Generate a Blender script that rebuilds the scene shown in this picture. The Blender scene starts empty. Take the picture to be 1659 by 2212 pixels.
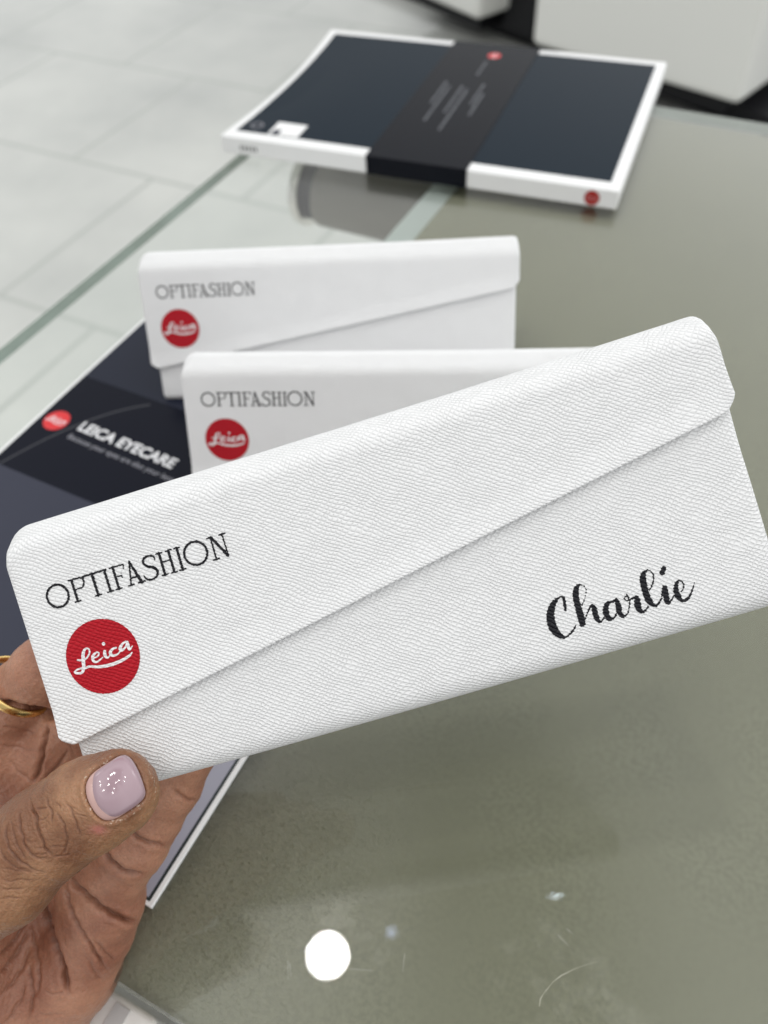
import bpy, bmesh, math, random
import numpy as np
random.seed(4); rng = np.random.RandomState(7)
S = bpy.context.scene
COL = S.collection
MM = 0.001

# ------------------------------------------------------------------ camera
FPX, W0, H0 = 1703.2, 1659.0, 2212.0          # focal length in picture units
PITCH, ROLL, CAMZ = math.radians(50.528), math.radians(-4.0762), 240.15
cx0, cy0 = 829.5, 1106.0
fw = np.array([0, math.cos(PITCH), -math.sin(PITCH)]); rt = np.array([1., 0, 0]); up = np.cross(rt, fw)
CR = math.cos(ROLL)*rt + math.sin(ROLL)*up
CU = -math.sin(ROLL)*rt + math.cos(ROLL)*up
CW = fw
CO = np.array([0, 0, CAMZ])
cam = bpy.data.cameras.new('camera'); camo = bpy.data.objects.new('camera', cam); COL.objects.link(camo)
from mathutils import Matrix, Vector
M = Matrix([[CR[0], CU[0], -CW[0], 0], [CR[1], CU[1], -CW[1], 0], [CR[2], CU[2], -CW[2], CAMZ*MM], [0, 0, 0, 1]])
camo.matrix_world = M
cam.sensor_fit = 'VERTICAL'; cam.sensor_height = 36; cam.sensor_width = 27
cam.lens = FPX/H0*36
cam.clip_start = 0.01; cam.clip_end = 60
cam.dof.use_dof = True; cam.dof.focus_distance = 0.172; cam.dof.aperture_fstop = 13.5
S.camera = camo

# ------------------------------------------------------------------ light
world = bpy.data.worlds.new('World'); S.world = world; world.use_nodes = True
nt = world.node_tree; nt.nodes.clear()
def N(nt, t, **k):
    n = nt.nodes.new(t)
    for a, b in k.items():
        if a.startswith('i_'): n.inputs[int(a[2:]) if a[2:].isdigit() else a[2:].replace('_', ' ')].default_value = b
        else: setattr(n, a, b)
    return n
def math_(nt, op, a, b=None, clamp=False):
    n = nt.nodes.new('ShaderNodeMath'); n.operation = op; n.use_clamp = clamp
    for i, v in enumerate((a, b)):
        if v is None: continue
        if isinstance(v, (int, float)): n.inputs[i].default_value = v
        else: nt.links.new(v, n.inputs[i])
    return n.outputs[0]
def maprange(nt, v, a, b, c, d, smooth=True):
    n = nt.nodes.new('ShaderNodeMapRange'); n.interpolation_type = 'SMOOTHSTEP' if smooth else 'LINEAR'
    nt.links.new(v, n.inputs[0])
    for i, x in enumerate((a, b, c, d)): n.inputs[i+1].default_value = x
    return n.outputs[0]
tc = N(nt, 'ShaderNodeTexCoord'); sep = N(nt, 'ShaderNodeSeparateXYZ'); nt.links.new(tc.outputs['Generated'], sep.inputs[0])
front = maprange(nt, sep.outputs[1], -0.30, 0.60, 0.62, 0.92)
side = maprange(nt, sep.outputs[0], -0.05, 0.55, 0.9, 1.75)
low = maprange(nt, sep.outputs[2], -0.25, 0.05, 0.45, 1.0)
walls = math_(nt, 'MULTIPLY', math_(nt, 'MULTIPLY', front, side), low)
ceil_ = maprange(nt, sep.outputs[2], 0.62, 0.86, 0.0, 1.0)                # bright shop ceiling overhead
ax_ = math_(nt, 'ABSOLUTE', math_(nt, 'SUBTRACT', sep.outputs[0], 0.02))
who = maprange(nt, ax_, 0.08, 0.32, 1.0, 0.0)                            # the dark figure of the photographer bending over the counter
who = math_(nt, 'MULTIPLY', who, maprange(nt, sep.outputs[1], 0.30, 0.52, 1.0, 0.0))
who = math_(nt, 'MULTIPLY', who, maprange(nt, sep.outputs[1], -0.7, -0.35, 0.0, 1.0))
cl = math_(nt, 'MULTIPLY', math_(nt, 'SUBTRACT', 1.0, math_(nt, 'MULTIPLY', who, 0.97)), 1.30)
v = math_(nt, 'ADD', math_(nt, 'MULTIPLY', walls, math_(nt, 'SUBTRACT', 1.0, ceil_)), math_(nt, 'MULTIPLY', cl, ceil_))
bg = N(nt, 'ShaderNodeBackground'); bg.inputs[0].default_value = (0.985, 1.0, 1.0, 1)
nt.links.new(v, bg.inputs[1]); wo = N(nt, 'ShaderNodeOutputWorld'); nt.links.new(bg.outputs[0], wo.inputs[0])

def area(name, loc, size, power, col=(1, .97, .93), shape='DISK', target=(0, 150, 0)):
    l = bpy.data.lights.new(name, 'AREA'); l.shape = shape; l.size = size*MM; l.energy = power; l.color = col
    o = bpy.data.objects.new(name, l); COL.objects.link(o); o.location = Vector(loc)*MM
    d = Vector(target)-Vector(loc); o.rotation_euler = d.to_track_quat('-Z', 'Y').to_euler()
    return o
# the downlight whose round reflection shows in the glass
area('ceiling_downlight', (-241, 449, 2200), 112, 3.4, (1, .99, .98), target=(-241, 449, 0))
gl = area('ceiling_downlight', (408, 557, 2200), 34, .022, (.75, .88, 1.), 'RECTANGLE', target=(408, 557, 0)); gl.data.size_y = .006
gl = area('ceiling_downlight', (-63, 495, 2200), 26, .02, (.6, .7, 1.), 'SQUARE', target=(-63, 495, 0))
# rows of small shop spotlights above and behind the photographer (they glint in the nail varnish)
SPOTS = [(-820, -420, 2050), (-330, -480, 2120), (230, -330, 2150), (720, -420, 2100),
         (-560, -860, 2080), (120, -820, 2050), (-950, -60, 2100), (-420, 10, 2180), (760, 60, 2150), (0, -1250, 2100)]
for lx, ly, lz in SPOTS: area('ceiling_spotlight', (lx, min(ly+80, 90), lz), 62, 0.9)
# fill lamps added out of view on either side to brighten the floor
area('floor_fill_light', (-3300, 2600, 2300), 1400, 13, (.98, 1, .99), 'SQUARE', target=(-900, 2600, -850))
area('floor_fill_light', (3300, 1900, 2300), 1400, 11, (.98, 1, .99), 'SQUARE', target=(900, 2200, -850))

S.view_settings.view_transform = 'Standard'; S.view_settings.look = 'None'
S.view_settings.exposure = 0.03; S.view_settings.gamma = 1.0
S.view_settings.use_curve_mapping = False
S.render.engine = 'CYCLES'
cy = S.cycles; cy.use_denoising = True; cy.max_bounces = 8; cy.transparent_max_bounces = 12
cy.sample_clamp_indirect = 6
try: cy.denoiser = 'OPENIMAGEDENOISE'; cy.denoising_input_passes = 'RGB_ALBEDO_NORMAL'
except Exception: pass

# ------------------------------------------------------------------ helpers
def tag(o, label=None, cat=None, group=None, kind=None):
    if label: o['label'] = label
    if cat: o['category'] = cat
    if group: o['group'] = group
    if kind: o['kind'] = kind
    return o
def mesh_obj(name, verts, faces, mat=None, parent=None, smooth=False, uv=None):
    """verts in millimetres"""
    me = bpy.data.meshes.new(name)
    me.from_pydata([tuple(float(c)*MM for c in v_) for v_ in verts], [], [tuple(int(i) for i in f) for f in faces])
    if uv is not None:
        ul = me.uv_layers.new(name='UVMap'); li = np.empty(len(me.loops), dtype=np.int32); me.loops.foreach_get('vertex_index', li)
        ul.data.foreach_set('uv', np.asarray(uv, dtype=np.float32)[li].ravel())
    me.update()
    if smooth: me.polygons.foreach_set('use_smooth', [True]*len(me.polygons))
    o = bpy.data.objects.new(name, me); COL.objects.link(o)
    if mat: me.materials.append(mat)
    if parent: o.parent = parent
    return o
def empty(name, loc=(0, 0, 0), rot=None):
    o = bpy.data.objects.new(name, None); COL.objects.link(o); o.location = Vector(loc)*MM
    if rot is not None: o.rotation_euler = rot
    o.empty_display_size = .02
    return o
def box(name, lo, hi, mat, parent=None, bev=0.0, seg=3):
    x0, y0, z0 = lo; x1, y1, z1 = hi
    vs = [(x, y, z) for z in (z0, z1) for y in (y0, y1) for x in (x0, x1)]
    fs = [(0, 2, 3, 1), (4, 5, 7, 6), (0, 1, 5, 4), (2, 6, 7, 3), (0, 4, 6, 2), (1, 3, 7, 5)]
    o = mesh_obj(name, vs, fs, mat, parent)
    if bev:
        b = o.modifiers.new('b', 'BEVEL'); b.width = bev*MM; b.segments = seg
        o.data.polygons.foreach_set('use_smooth', [True]*6)
        b.harden_normals = True
    return o
def mat(name, base=(.8, .8, .8), rough=.5, spec=.5, metal=0., **k):
    m = bpy.data.materials.new(name); m.use_nodes = True
    p = m.node_tree.nodes['Principled BSDF']
    p.inputs['Base Color'].default_value = (*base, 1); p.inputs['Roughness'].default_value = rough
    p.inputs['Specular IOR Level'].default_value = spec; p.inputs['Metallic'].default_value = metal
    for a, b in k.items(): p.inputs[a.replace('_', ' ')].default_value = b
    return m
def L(m): return m.node_tree, m.node_tree.nodes['Principled BSDF']

# ------------------------------------------------------------------ materials
def leather_mat(name, base, rough=.5, bump=1.0, spec=.35):
    m = mat(name, base, rough, spec); nt, p = L(m)
    uvn = N(nt, 'ShaderNodeUVMap'); sp = N(nt, 'ShaderNodeSeparateXYZ'); nt.links.new(uvn.outputs[0], sp.inputs[0])
    def noise(scale, det=2):
        n = N(nt, 'ShaderNodeTexNoise'); n.noise_dimensions = '2D'; n.inputs['Scale'].default_value = scale; n.inputs['Detail'].default_value = det
        nt.links.new(uvn.outputs[0], n.inputs['Vector']); return n
    n1 = noise(.11); n2 = noise(.5, 1); sc = N(nt, 'ShaderNodeSeparateColor'); nt.links.new(n1.outputs[1], sc.inputs[0])
    u, v_ = sp.outputs[0], sp.outputs[1]
    def groove(ang, pitch, warp, nz, power, small):
        a = math.radians(ang)
        ph = math_(nt, 'ADD', math_(nt, 'MULTIPLY', u, -math.sin(a)/pitch), math_(nt, 'MULTIPLY', v_, math.cos(a)/pitch))
        ph = math_(nt, 'ADD', ph, math_(nt, 'MULTIPLY', nz, warp))
        ph = math_(nt, 'ADD', ph, math_(nt, 'MULTIPLY', n2.outputs[0], small))
        s = math_(nt, 'ABSOLUTE', math_(nt, 'SINE', math_(nt, 'MULTIPLY', ph, math.pi)))
        return math_(nt, 'POWER', s, power)
    g1 = groove(35, .80, 2.0, sc.outputs[0], .6, .42)
    g2 = groove(-40, 1.04, 2.4, sc.outputs[1], .5, .6)
    h = math_(nt, 'MULTIPLY', g1, math_(nt, 'ADD', math_(nt, 'MULTIPLY', g2, .94), .06))
    n3 = noise(5.0, 2)
    h = math_(nt, 'ADD', h, math_(nt, 'MULTIPLY', n3.outputs[0], .06))
    b = N(nt, 'ShaderNodeBump'); b.inputs['Strength'].default_value = 1.0; b.inputs['Distance'].default_value = .00022*bump
    nt.links.new(h, b.inputs['Height']); nt.links.new(b.outputs[0], p.inputs['Normal'])
    return m
M_white = leather_mat('white_saffiano', (.86, .86, .865), .46)
M_black = leather_mat('black_foil_print', (.006, .006, .010), .34, 1.2, .3)
M_red = leather_mat('red_print', (.47, .005, .016), .5, 1.1, .25)
M_script = leather_mat('white_script_print', (.86, .84, .85), .5)
M_card = mat('white_card', (.84, .84, .84), .45, .4)
M_inner = mat('case_inside', (.75, .74, .73), .8)

def blotch(m, c1, c2, scale, det=4, lo=.35, hi=.65, rough=.6, coord='Object', c3=None):
    nt, p = L(m)
    tcn = N(nt, 'ShaderNodeTexCoord'); n = N(nt, 'ShaderNodeTexNoise'); n.inputs['Scale'].default_value = scale
    n.inputs['Detail'].default_value = det; n.inputs['Roughness'].default_value = rough
    nt.links.new(tcn.outputs[coord], n.inputs['Vector'])
    r = N(nt, 'ShaderNodeValToRGB'); r.color_ramp.elements[0].position = lo; r.color_ramp.elements[1].position = hi
    r.color_ramp.elements[0].color = (*c1, 1); r.color_ramp.elements[1].color = (*c2, 1)
    nt.links.new(n.outputs[0], r.inputs[0]); nt.links.new(r.outputs[0], p.inputs['Base Color'])
    return nt, p, r, tcn

# floor tiles
M_floor = mat('floor_tile', (.6, .6, .57), .16, .5)
nt, p, r, tcn = blotch(M_floor, (.47, .48, .46), (.64, .645, .61), 1.7, 6, .3, .7)
br = N(nt, 'ShaderNodeTexBrick'); br.offset = .5; br.inputs['Scale'].default_value = 1; br.inputs['Brick Width'].default_value = .6; br.inputs['Row Height'].default_value = .6
br.inputs['Mortar Size'].default_value = .008; br.inputs['Mortar Smooth'].default_value = .3
mp = N(nt, 'ShaderNodeMapping'); mp.inputs['Rotation'].default_value = (0, 0, .53); mp.inputs['Location'].default_value = (.1, .22, 0)
nt.links.new(tcn.outputs['Object'], mp.inputs[0]); nt.links.new(mp.outputs[0], br.inputs['Vector'])
mx = N(nt, 'ShaderNodeMix'); mx.data_type = 'RGBA'; mx.inputs[7].default_value = (.45, .465, .435, 1)
nt.links.new(br.outputs['Fac'], mx.inputs[0]); nt.links.new(r.outputs[0], mx.inputs[6]); nt.links.new(mx.outputs[2], p.inputs['Base Color'])

# green back-painted board under the glass, faintly pitted
M_board = mat('green_grey_board', (.32, .34, .26), .7, .2)
nt, p, r, tcn = blotch(M_board, (.300, .293, .207), (.335, .327, .236), 7, 3, .3, .7)
v1 = N(nt, 'ShaderNodeTexNoise'); v1.inputs['Scale'].default_value = 700; v1.inputs['Detail'].default_value = 3; nt.links.new(tcn.outputs['Object'], v1.inputs['Vector'])
v2 = N(nt, 'ShaderNodeTexNoise'); v2.inputs['Scale'].default_value = 22; v2.inputs['Detail'].default_value = 3; nt.links.new(tcn.outputs['Object'], v2.inputs['Vector'])
sp1 = maprange(nt, v1.outputs[0], .3, .66, .90, 1.08)
fac = maprange(nt, v2.outputs[0], .38, .6, .25, 1.0)
one = math_(nt, 'ADD', math_(nt, 'MULTIPLY', math_(nt, 'SUBTRACT', sp1, 1.0), fac), 1.0)
mm = N(nt, 'ShaderNodeVectorMath'); mm.operation = 'SCALE'; nt.links.new(r.outputs[0], mm.inputs[0]); nt.links.new(one, mm.inputs[3])
nt.links.new(mm.outputs[0], p.inputs['Base Color'])

# glass: fresnel reflection over tinted see-through, with faint smears
def glass_mat(name, tint, scale=1.0, smear=True):
    m = bpy.data.materials.new(name); m.use_nodes = True; nt = m.node_tree; nt.nodes.clear()
    out = N(nt, 'ShaderNodeOutputMaterial'); t = N(nt, 'ShaderNodeBsdfTransparent'); t.inputs[0].default_value = (*tint, 1)
    g = N(nt, 'ShaderNodeBsdfGlossy'); g.inputs['Roughness'].default_value = .0; g.inputs[0].default_value = (1, 1, 1, 1)
    fr = N(nt, 'ShaderNodeFresnel'); fr.inputs[0].default_value = 1.5
    mix = N(nt, 'ShaderNodeMixShader'); nt.links.new(math_(nt, 'MULTIPLY', fr.outputs[0], scale, True), mix.inputs[0])
    nt.links.new(t.outputs[0], mix.inputs[1]); nt.links.new(g.outputs[0], mix.inputs[2])
    g3_ = N(nt, 'ShaderNodeBsdfGlossy'); g3_.inputs['Roughness'].default_value = .09
    gb = N(nt, 'ShaderNodeMixShader'); gb.inputs[0].default_value = .012; nt.links.new(g.outputs[0], gb.inputs[1]); nt.links.new(g3_.outputs[0], gb.inputs[2])
    g2_ = N(nt, 'ShaderNodeBsdfGlossy'); g2_.inputs['Roughness'].default_value = .33
    gm = N(nt, 'ShaderNodeMixShader'); gm.inputs[0].default_value = .55; nt.links.new(gb.outputs[0], gm.inputs[1]); nt.links.new(g2_.outputs[0], gm.inputs[2]); nt.links.new(gm.outputs[0], mix.inputs[2])
    last = mix
    if smear:
        tcn = N(nt, 'ShaderNodeTexCoord')
        def nz(sc, det, stretch=None):
            n = N(nt, 'ShaderNodeTexNoise'); n.inputs['Scale'].default_value = sc; n.inputs['Detail'].default_value = det; n.inputs['Roughness'].default_value = .65
            if stretch:
                mp = N(nt, 'ShaderNodeMapping'); mp.inputs['Scale'].default_value = stretch; nt.links.new(tcn.outputs['Object'], mp.inputs[0]); nt.links.new(mp.outputs[0], n.inputs['Vector'])
            else: nt.links.new(tcn.outputs['Object'], n.inputs['Vector'])
            return n.outputs[0]
        big = maprange(nt, nz(17, 3), .52, .72, 0, 1)
        fine = maprange(nt, nz(260, 4), .45, .75, 0, 1)
        specks = maprange(nt, nz(900, 1), .73, .78, 0, 1)
        f = math_(nt, 'ADD', math_(nt, 'MULTIPLY', math_(nt, 'MULTIPLY', big, fine), .09), math_(nt, 'MULTIPLY', specks, .14))
        spx = N(nt, 'ShaderNodeSeparateXYZ'); nt.links.new(tcn.outputs['Object'], spx.inputs[0])
        wob = math_(nt, 'MULTIPLY', math_(nt, 'SUBTRACT', nz(30, 3), .5), .05)
        def patch(px, py, rx, ry, amt, grit):
            dx = math_(nt, 'DIVIDE', math_(nt, 'ADD', math_(nt, 'SUBTRACT', spx.outputs[0], px), wob), rx); dy = math_(nt, 'DIVIDE', math_(nt, 'SUBTRACT', math_(nt, 'SUBTRACT', spx.outputs[1], py), wob), ry)
            r2 = math_(nt, 'ADD', math_(nt, 'MULTIPLY', dx, dx), math_(nt, 'MULTIPLY', dy, dy))
            return math_(nt, 'MULTIPLY', math_(nt, 'MULTIPLY', maprange(nt, r2, 0, 1, 1, 0), grit), amt)
        grit = maprange(nt, nz(1050, 2), .34, .52, .0, 1.0)
        wisp = maprange(nt, nz(95, 4), .46, .68, 0, 1)
        f = math_(nt, 'ADD', f, patch(-.072, .030, .055, .09, .08, grit))            # dusty corner of the pane
        f = math_(nt, 'ADD', f, patch(-.040, .035, .022, .017, .12, wisp))           # wiped smears
        f = math_(nt, 'ADD', f, patch(.018, .048, .028, .018, .09, wisp))
        d = N(nt, 'ShaderNodeBsdfDiffuse'); d.inputs[0].default_value = (.66, .66, .56, 1)
        mix2 = N(nt, 'ShaderNodeMixShader'); nt.links.new(f, mix2.inputs[0]); nt.links.new(mix.outputs[0], mix2.inputs[1]); nt.links.new(d.outputs[0], mix2.inputs[2])
        last = mix2
    nt.links.new(last.outputs[0], out.inputs[0])
    return m
M_glass = glass_mat('counter_glass', (.935, .96, .94), 1.75)
M_glass_under = bpy.data.materials.new('glass_underside'); M_glass_under.use_nodes = True
_n = M_glass_under.node_tree; _n.nodes.clear(); _o = N(_n, 'ShaderNodeOutputMaterial'); _t = N(_n, 'ShaderNodeBsdfTransparent'); _n.links.new(_t.outputs[0], _o.inputs[0])
M_glassedge = mat('glass_edge', (.27, .36, .31), .12, .5)
nt, p, r, tcn = blotch(M_glassedge, (.20, .28, .21), (.50, .64, .58), 9, 3, .35, .65)

M_strip = mat('pale_frame', (.62, .68, .66), .4)
M_black_base = mat('black_base', (.006, .006, .008), .45, .3)
M_cab = mat('white_cabinet_lacquer', (.80, .80, .765), .3, .4)
M_cab2 = mat('white_base_cabinet_lacquer', (.93, .90, .88), .3, .4)
M_greystrip = mat('gap_shade_grey', (.60, .58, .58), .4)
M_chrome = mat('brushed_chrome', (.8, .78, .74), .25, .5, 1.)
M_dark = mat('dark_rubber', (.02, .02, .02), .6)
M_satin = mat('satin_metal_grey', (.25, .235, .205), .5, .4, .3)

# ------------------------------------------------------------------ setting
TY = -.526
tx = np.array([math.cos(TY), math.sin(TY), 0]); ty = np.array([-math.sin(TY), math.cos(TY), 0])
def tab(p_, q_, z=0): return p_*tx + q_*ty + np.array([0, 0, z])

fl = mesh_obj('floor', [(-9000, -4000, -850), (9000, -4000, -850), (9000, 14000, -850), (-9000, 14000, -850)], [(0, 1, 2, 3)], M_floor)
tag(fl, kind='structure')

# counter (origin at table frame)
ctr = empty('glass_counter', (0, 0, 0), (0, 0, TY)); tag(ctr, 'glass topped shop counter with green grey board under the pane', 'counter')
P0, P1, Q0, Q1, TH = -318, 520, -5, 556, 6.5
vs = [(P0, Q0, -TH), (P1, Q0, -TH), (P1, Q1, -TH), (P0, Q1, -TH), (P0, Q0, 0), (P1, Q0, 0), (P1, Q1, 0), (P0, Q1, 0)]
pane = mesh_obj('glass_pane', vs, [(4, 5, 6, 7), (3, 2, 1, 0), (0, 1, 5, 4), (1, 2, 6, 5), (2, 3, 7, 6), (3, 0, 4, 7)], M_glass, ctr)
pane.data.materials.append(M_glass_under); pane.data.materials.append(M_glassedge)
pane.data.polygons[1].material_index = 1
for i in range(2, 6): pane.data.polygons[i].material_index = 2
box('board', (-177, Q0+.6, -TH-14.3), (P1-1, Q1-1, -TH-.3), M_board, ctr)
box('frame_strip', (-192.3, Q0+.6, -TH-14.5), (-177.3, Q1-1, -TH-.4), M_strip, ctr)
box('side_panel', (-192.2, Q0+6, -840), (-178, Q1-6, -TH-15), M_cab, ctr)
box('back_panel', (-177.9, Q1-20, -840), (P1-2, Q1-6, -TH-15), M_cab, ctr)

# fine scratches in the pane and a pale fibre lying on it
M_scr = mat('scratch', (.55, .55, .5), .5)
for (a_, b2) in (((-51.7, 20.3), (-49.4, 16.6)), ((-50.9, 20.0), (-48.9, 17.4)), ((-24.2, 35.9), (-22.8, 31.8)), ((11.0, 58.5), (14.6, 57.3)), ((12.6, 61), (14.6, 60.6)), ((-36, 26), (-30, 28.5))):
    a_ = np.array(a_); b2 = np.array(b2); d = (b2-a_)/np.linalg.norm(b2-a_); n_ = np.array([-d[1], d[0]])*.045
    mesh_obj('scratch', [(*(a_-n_), .03), (*(a_+n_), .03), (*(b2+n_*.5), .03), (*(b2-n_*.5), .03)], [(0, 1, 2, 3)], M_scr, ctr)
fp = np.array([(12.3, 40.5), (11.9, 42.2), (12.2, 43.6), (12.6, 44.8), (13.6, 47.5), (14.9, 49.6), (17.5, 52.6), (20, 55.0), (22.4, 57.0)]); V_, F_ = [], []
for i, q in enumerate(fp):
    t = fp[min(i+1, len(fp)-1)]-fp[max(i-1, 0)]; t /= np.linalg.norm(t); n_ = np.array([-t[1], t[0]]); rr = [.03, .06, .02, .04, .02, .06, .025, .015, .01][i]
    for k in range(6): g = k*math.pi/3; V_.append((*(q+n_*rr*math.cos(g)), .13+rr*math.sin(g)))
for i in range(len(fp)-1):
    for k in range(6): F_.append((i*6+k, (i+1)*6+k, (i+1)*6+(k+1) % 6, i*6+(k+1) % 6))
fib = mesh_obj('lint_fibre', V_, F_, mat('lint', (.75, .73, .62), .7)); fib.rotation_euler = (0, 0, TY)
tag(fib, 'thin pale lint fibre lying on the glass near the bottom of the picture', 'lint')

# metal bracket under the clear part of the pane
br_ = empty('shelf_bracket', tuple(tab(-257, 432, -36)), (0, 0, TY)); tag(br_, 'round chrome rimmed bracket seen blurred through the clear glass', 'bracket')
def cyl(name, r0, x0, x1, m, parent, seg=48, r1=None):
    r1 = r1 or r0; vs = []; fs = []
    for k in range(seg):
        a = 2*math.pi*k/seg
        vs += [(x0, r0*math.cos(a), r0*math.sin(a)), (x1, r1*math.cos(a), r1*math.sin(a))]
    for k in range(seg):
        j = (k+1) % seg; fs.append((2*k, 2*k+1, 2*j+1, 2*j))
    fs.append(tuple(2*k for k in range(seg))[::1]); fs.append(tuple(2*k+1 for k in range(seg))[::-1])
    o = mesh_obj(name, vs, fs, m, parent); 
    b = o.modifiers.new('b', 'BEVEL'); b.width = .0012; b.segments = 2; b.limit_method = 'ANGLE'
    o.data.polygons.foreach_set('use_smooth', [len(f) == 4 for f in fs])
    return o
cyl('rim', 24, -38, -31, M_chrome, br_)
cyl('collar', 19, -31, -22, M_dark, br_)
cyl('drum', 22, -22, 69, M_satin, br_)

# white base cabinet under the near edge
def unproj(D, z):
    d = CW + (D[0]-cx0)/FPX*CR - (D[1]-cy0)/FPX*CU
    return CO + (z-CO[2])/d[2]*d
bc = empty('base_cabinet', tuple(tab(0, 0, -850)), (0, 0, TY)); tag(bc, 'white base cabinet under the near edge of the glass', 'cabinet')
_u = unproj((348, 2195), -20); pb = float(_u@tx); _u = unproj((283, 2155), -20); pc = float(_u@tx)
box('cabinet_body', (-420, -420, 0), (pb, -7, 830), M_cab2, bc, 2)
box('gap_shade_strip', (pc-3, -418, 828), (pc+2, -9, 830.5), M_greystrip, bc)  # shade in the gap between cabinet fronts, painted as a grey strip
db = box('drawer_box', (pb+2, -420, 0), (520, -7, 815), M_black_base, None, 2); db.location = Vector(tab(0, 0, -850))*MM; db.rotation_euler = (0, 0, TY)
tag(db, 'black cabinet beside the white one under the near edge', 'cabinet')

# black platform with white display cabinets behind the counter
def unproj(D, z):
    d = CW + (D[0]-cx0)/FPX*CR - (D[1]-cy0)/FPX*CU
    return CO + (z-CO[2])/d[2]*d
def prism(name, poly, z0, z1, m, parent=None, bev=0):
    n = len(poly); vs = [(x, y, z0) for x, y in poly] + [(x, y, z1) for x, y in poly]
    fs = [tuple(range(n))[::-1], tuple(range(n, 2*n))] + [(i, (i+1) % n, n+(i+1) % n, n+i) for i in range(n)]
    o = mesh_obj(name, vs, fs, m, parent)
    if bev:
        b = o.modifiers.new('b', 'BEVEL'); b.width = bev*MM; b.segments = 4; o.data.polygons.foreach_set('use_smooth', [True]*len(fs)); b.harden_normals = True
    return o
a = unproj((885, 0), -850)[:2]; b_ = unproj((1160, 105), -850)[:2]; d = (b_-a)/np.linalg.norm(b_-a); n_ = np.array([-d[1], d[0]])
plat = prism('display_platform', [tuple(a-d*1500), tuple(b_+d*2600), tuple(b_+d*2600+n_*2600), tuple(a-d*1500+n_*2600)], -849, -800, M_black_base)
tag(plat, 'low black platform on the tiled floor beyond the counter', 'platform')
ZB = -745
def cabinet(c0, c1, depth, name_label, h=700):
    c0 = unproj(c0, ZB)[:2]; c1 = unproj(c1, ZB)[:2]; d = c1-c0; w = np.linalg.norm(d); d /= w; n = np.array([-d[1], d[0]])
    e = empty('display_cabinet', (c0[0], c0[1], -800)); tag(e, name_label, 'cabinet', 'white cabinets on the black platform')
    r = [tuple(q-c0) for q in (c0, c1, c1+n*depth, c0+n*depth)]
    prism('cabinet_body', r, 55, 55+h, M_cab, e, 22)
    ins = [(c0+d*60+n*60), (c1-d*60+n*60), (c1-d*60+n*(depth-60)), (c0+d*60+n*(depth-60))]
    prism('plinth', [tuple(q-c0) for q in ins], 0, 54, M_black_base, e)
    return e, c0, d, n, w
cabinet((1146, 97), (1594, 230), 620, 'large white cabinet on the black platform behind the open book box')
cabinet((860, -28), (1031, 47), 560, 'smaller white cabinet at the top edge left of the black gap')
sp_ = prism('display_post', [tuple(unproj(q, -800)[:2]+o_) for q, o_ in (((1085, 60), (0, 0)), ((1150, 84), (0, 0)))] + [tuple(unproj((1150, 84), -800)[:2]+n_*160), tuple(unproj((1085, 60), -800)[:2]+n_*160)], -800, 300, M_black_base)
tag(sp_, 'black upright post between the two white cabinets', 'post')

# ------------------------------------------------------------------ flat printed shapes (marching squares)
def fill2d(field, x0, x1, y0, y1, h):
    xs = np.arange(x0, x1+h, h); ys = np.arange(y0, y1+h, h)
    X, Y = np.meshgrid(xs, ys, indexing='ij'); F = field(X, Y)
    F = np.where(np.abs(F) < 1e-6, 1e-6, F)
    ins = F > 0; verts = []; vid = {}; faces = []
    def V(key, x, y):
        i = vid.get(key)
        if i is None: i = len(verts); vid[key] = i; verts.append((x, y))
        return i
    c = ins[:-1, :-1].astype(int)+ins[1:, :-1]+ins[1:, 1:]+ins[:-1, 1:]
    for i, j in zip(*np.nonzero(c)):
        cor = ((i, j), (i+1, j), (i+1, j+1), (i, j+1))
        if c[i, j] == 4: faces.append(tuple(V(k, xs[k[0]], ys[k[1]]) for k in cor)); continue
        poly = []
        for k in range(4):
            a_, b2 = cor[k], cor[(k+1) % 4]; fa, fb = F[a_], F[b2]
            if fa > 0: poly.append(V(a_, xs[a_[0]], ys[a_[1]]))
            if (fa > 0) != (fb > 0):
                t = fa/(fa-fb); key = (a_, b2) if a_ < b2 else (b2, a_)
                poly.append(V(key, xs[a_[0]]+(xs[b2[0]]-xs[a_[0]])*t, ys[a_[1]]+(ys[b2[1]]-ys[a_[1]])*t))
        if len(poly) >= 3: faces.append(tuple(poly))
    return np.array(verts), faces
def strokes_field(strokes, rough=0.05):
    segs = []
    for s in strokes:
        for a_, b2 in zip(s[:-1], s[1:]): segs.append((a_, b2))
        if len(s) == 1: segs.append((s[0], s[0]))
    def f(X, Y):
        F = np.full(X.shape, -9.)
        for a_, b2 in segs:
            ax, ay, aw = a_; bx, by, bw = b2; dx, dy = bx-ax, by-ay; l2 = dx*dx+dy*dy+1e-12
            t = np.clip(((X-ax)*dx+(Y-ay)*dy)/l2, 0, 1)
            F = np.maximum(F, (aw+(bw-aw)*t)/2-np.hypot(X-ax-t*dx, Y-ay-t*dy))
        if rough:
            ph = (-.574*X+.819*Y)/.76*math.pi; ph2 = (.588*X+.809*Y)/.92*math.pi
            F = F - rough*(1.1-np.abs(np.sin(ph+.8*np.sin(Y*1.3)))-.4*np.abs(np.sin(ph2))) - rough*.7*(np.sin(X*7.1+Y*3.3)*np.sin(Y*9.7-X*2.9))
        return F
    return f
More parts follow.
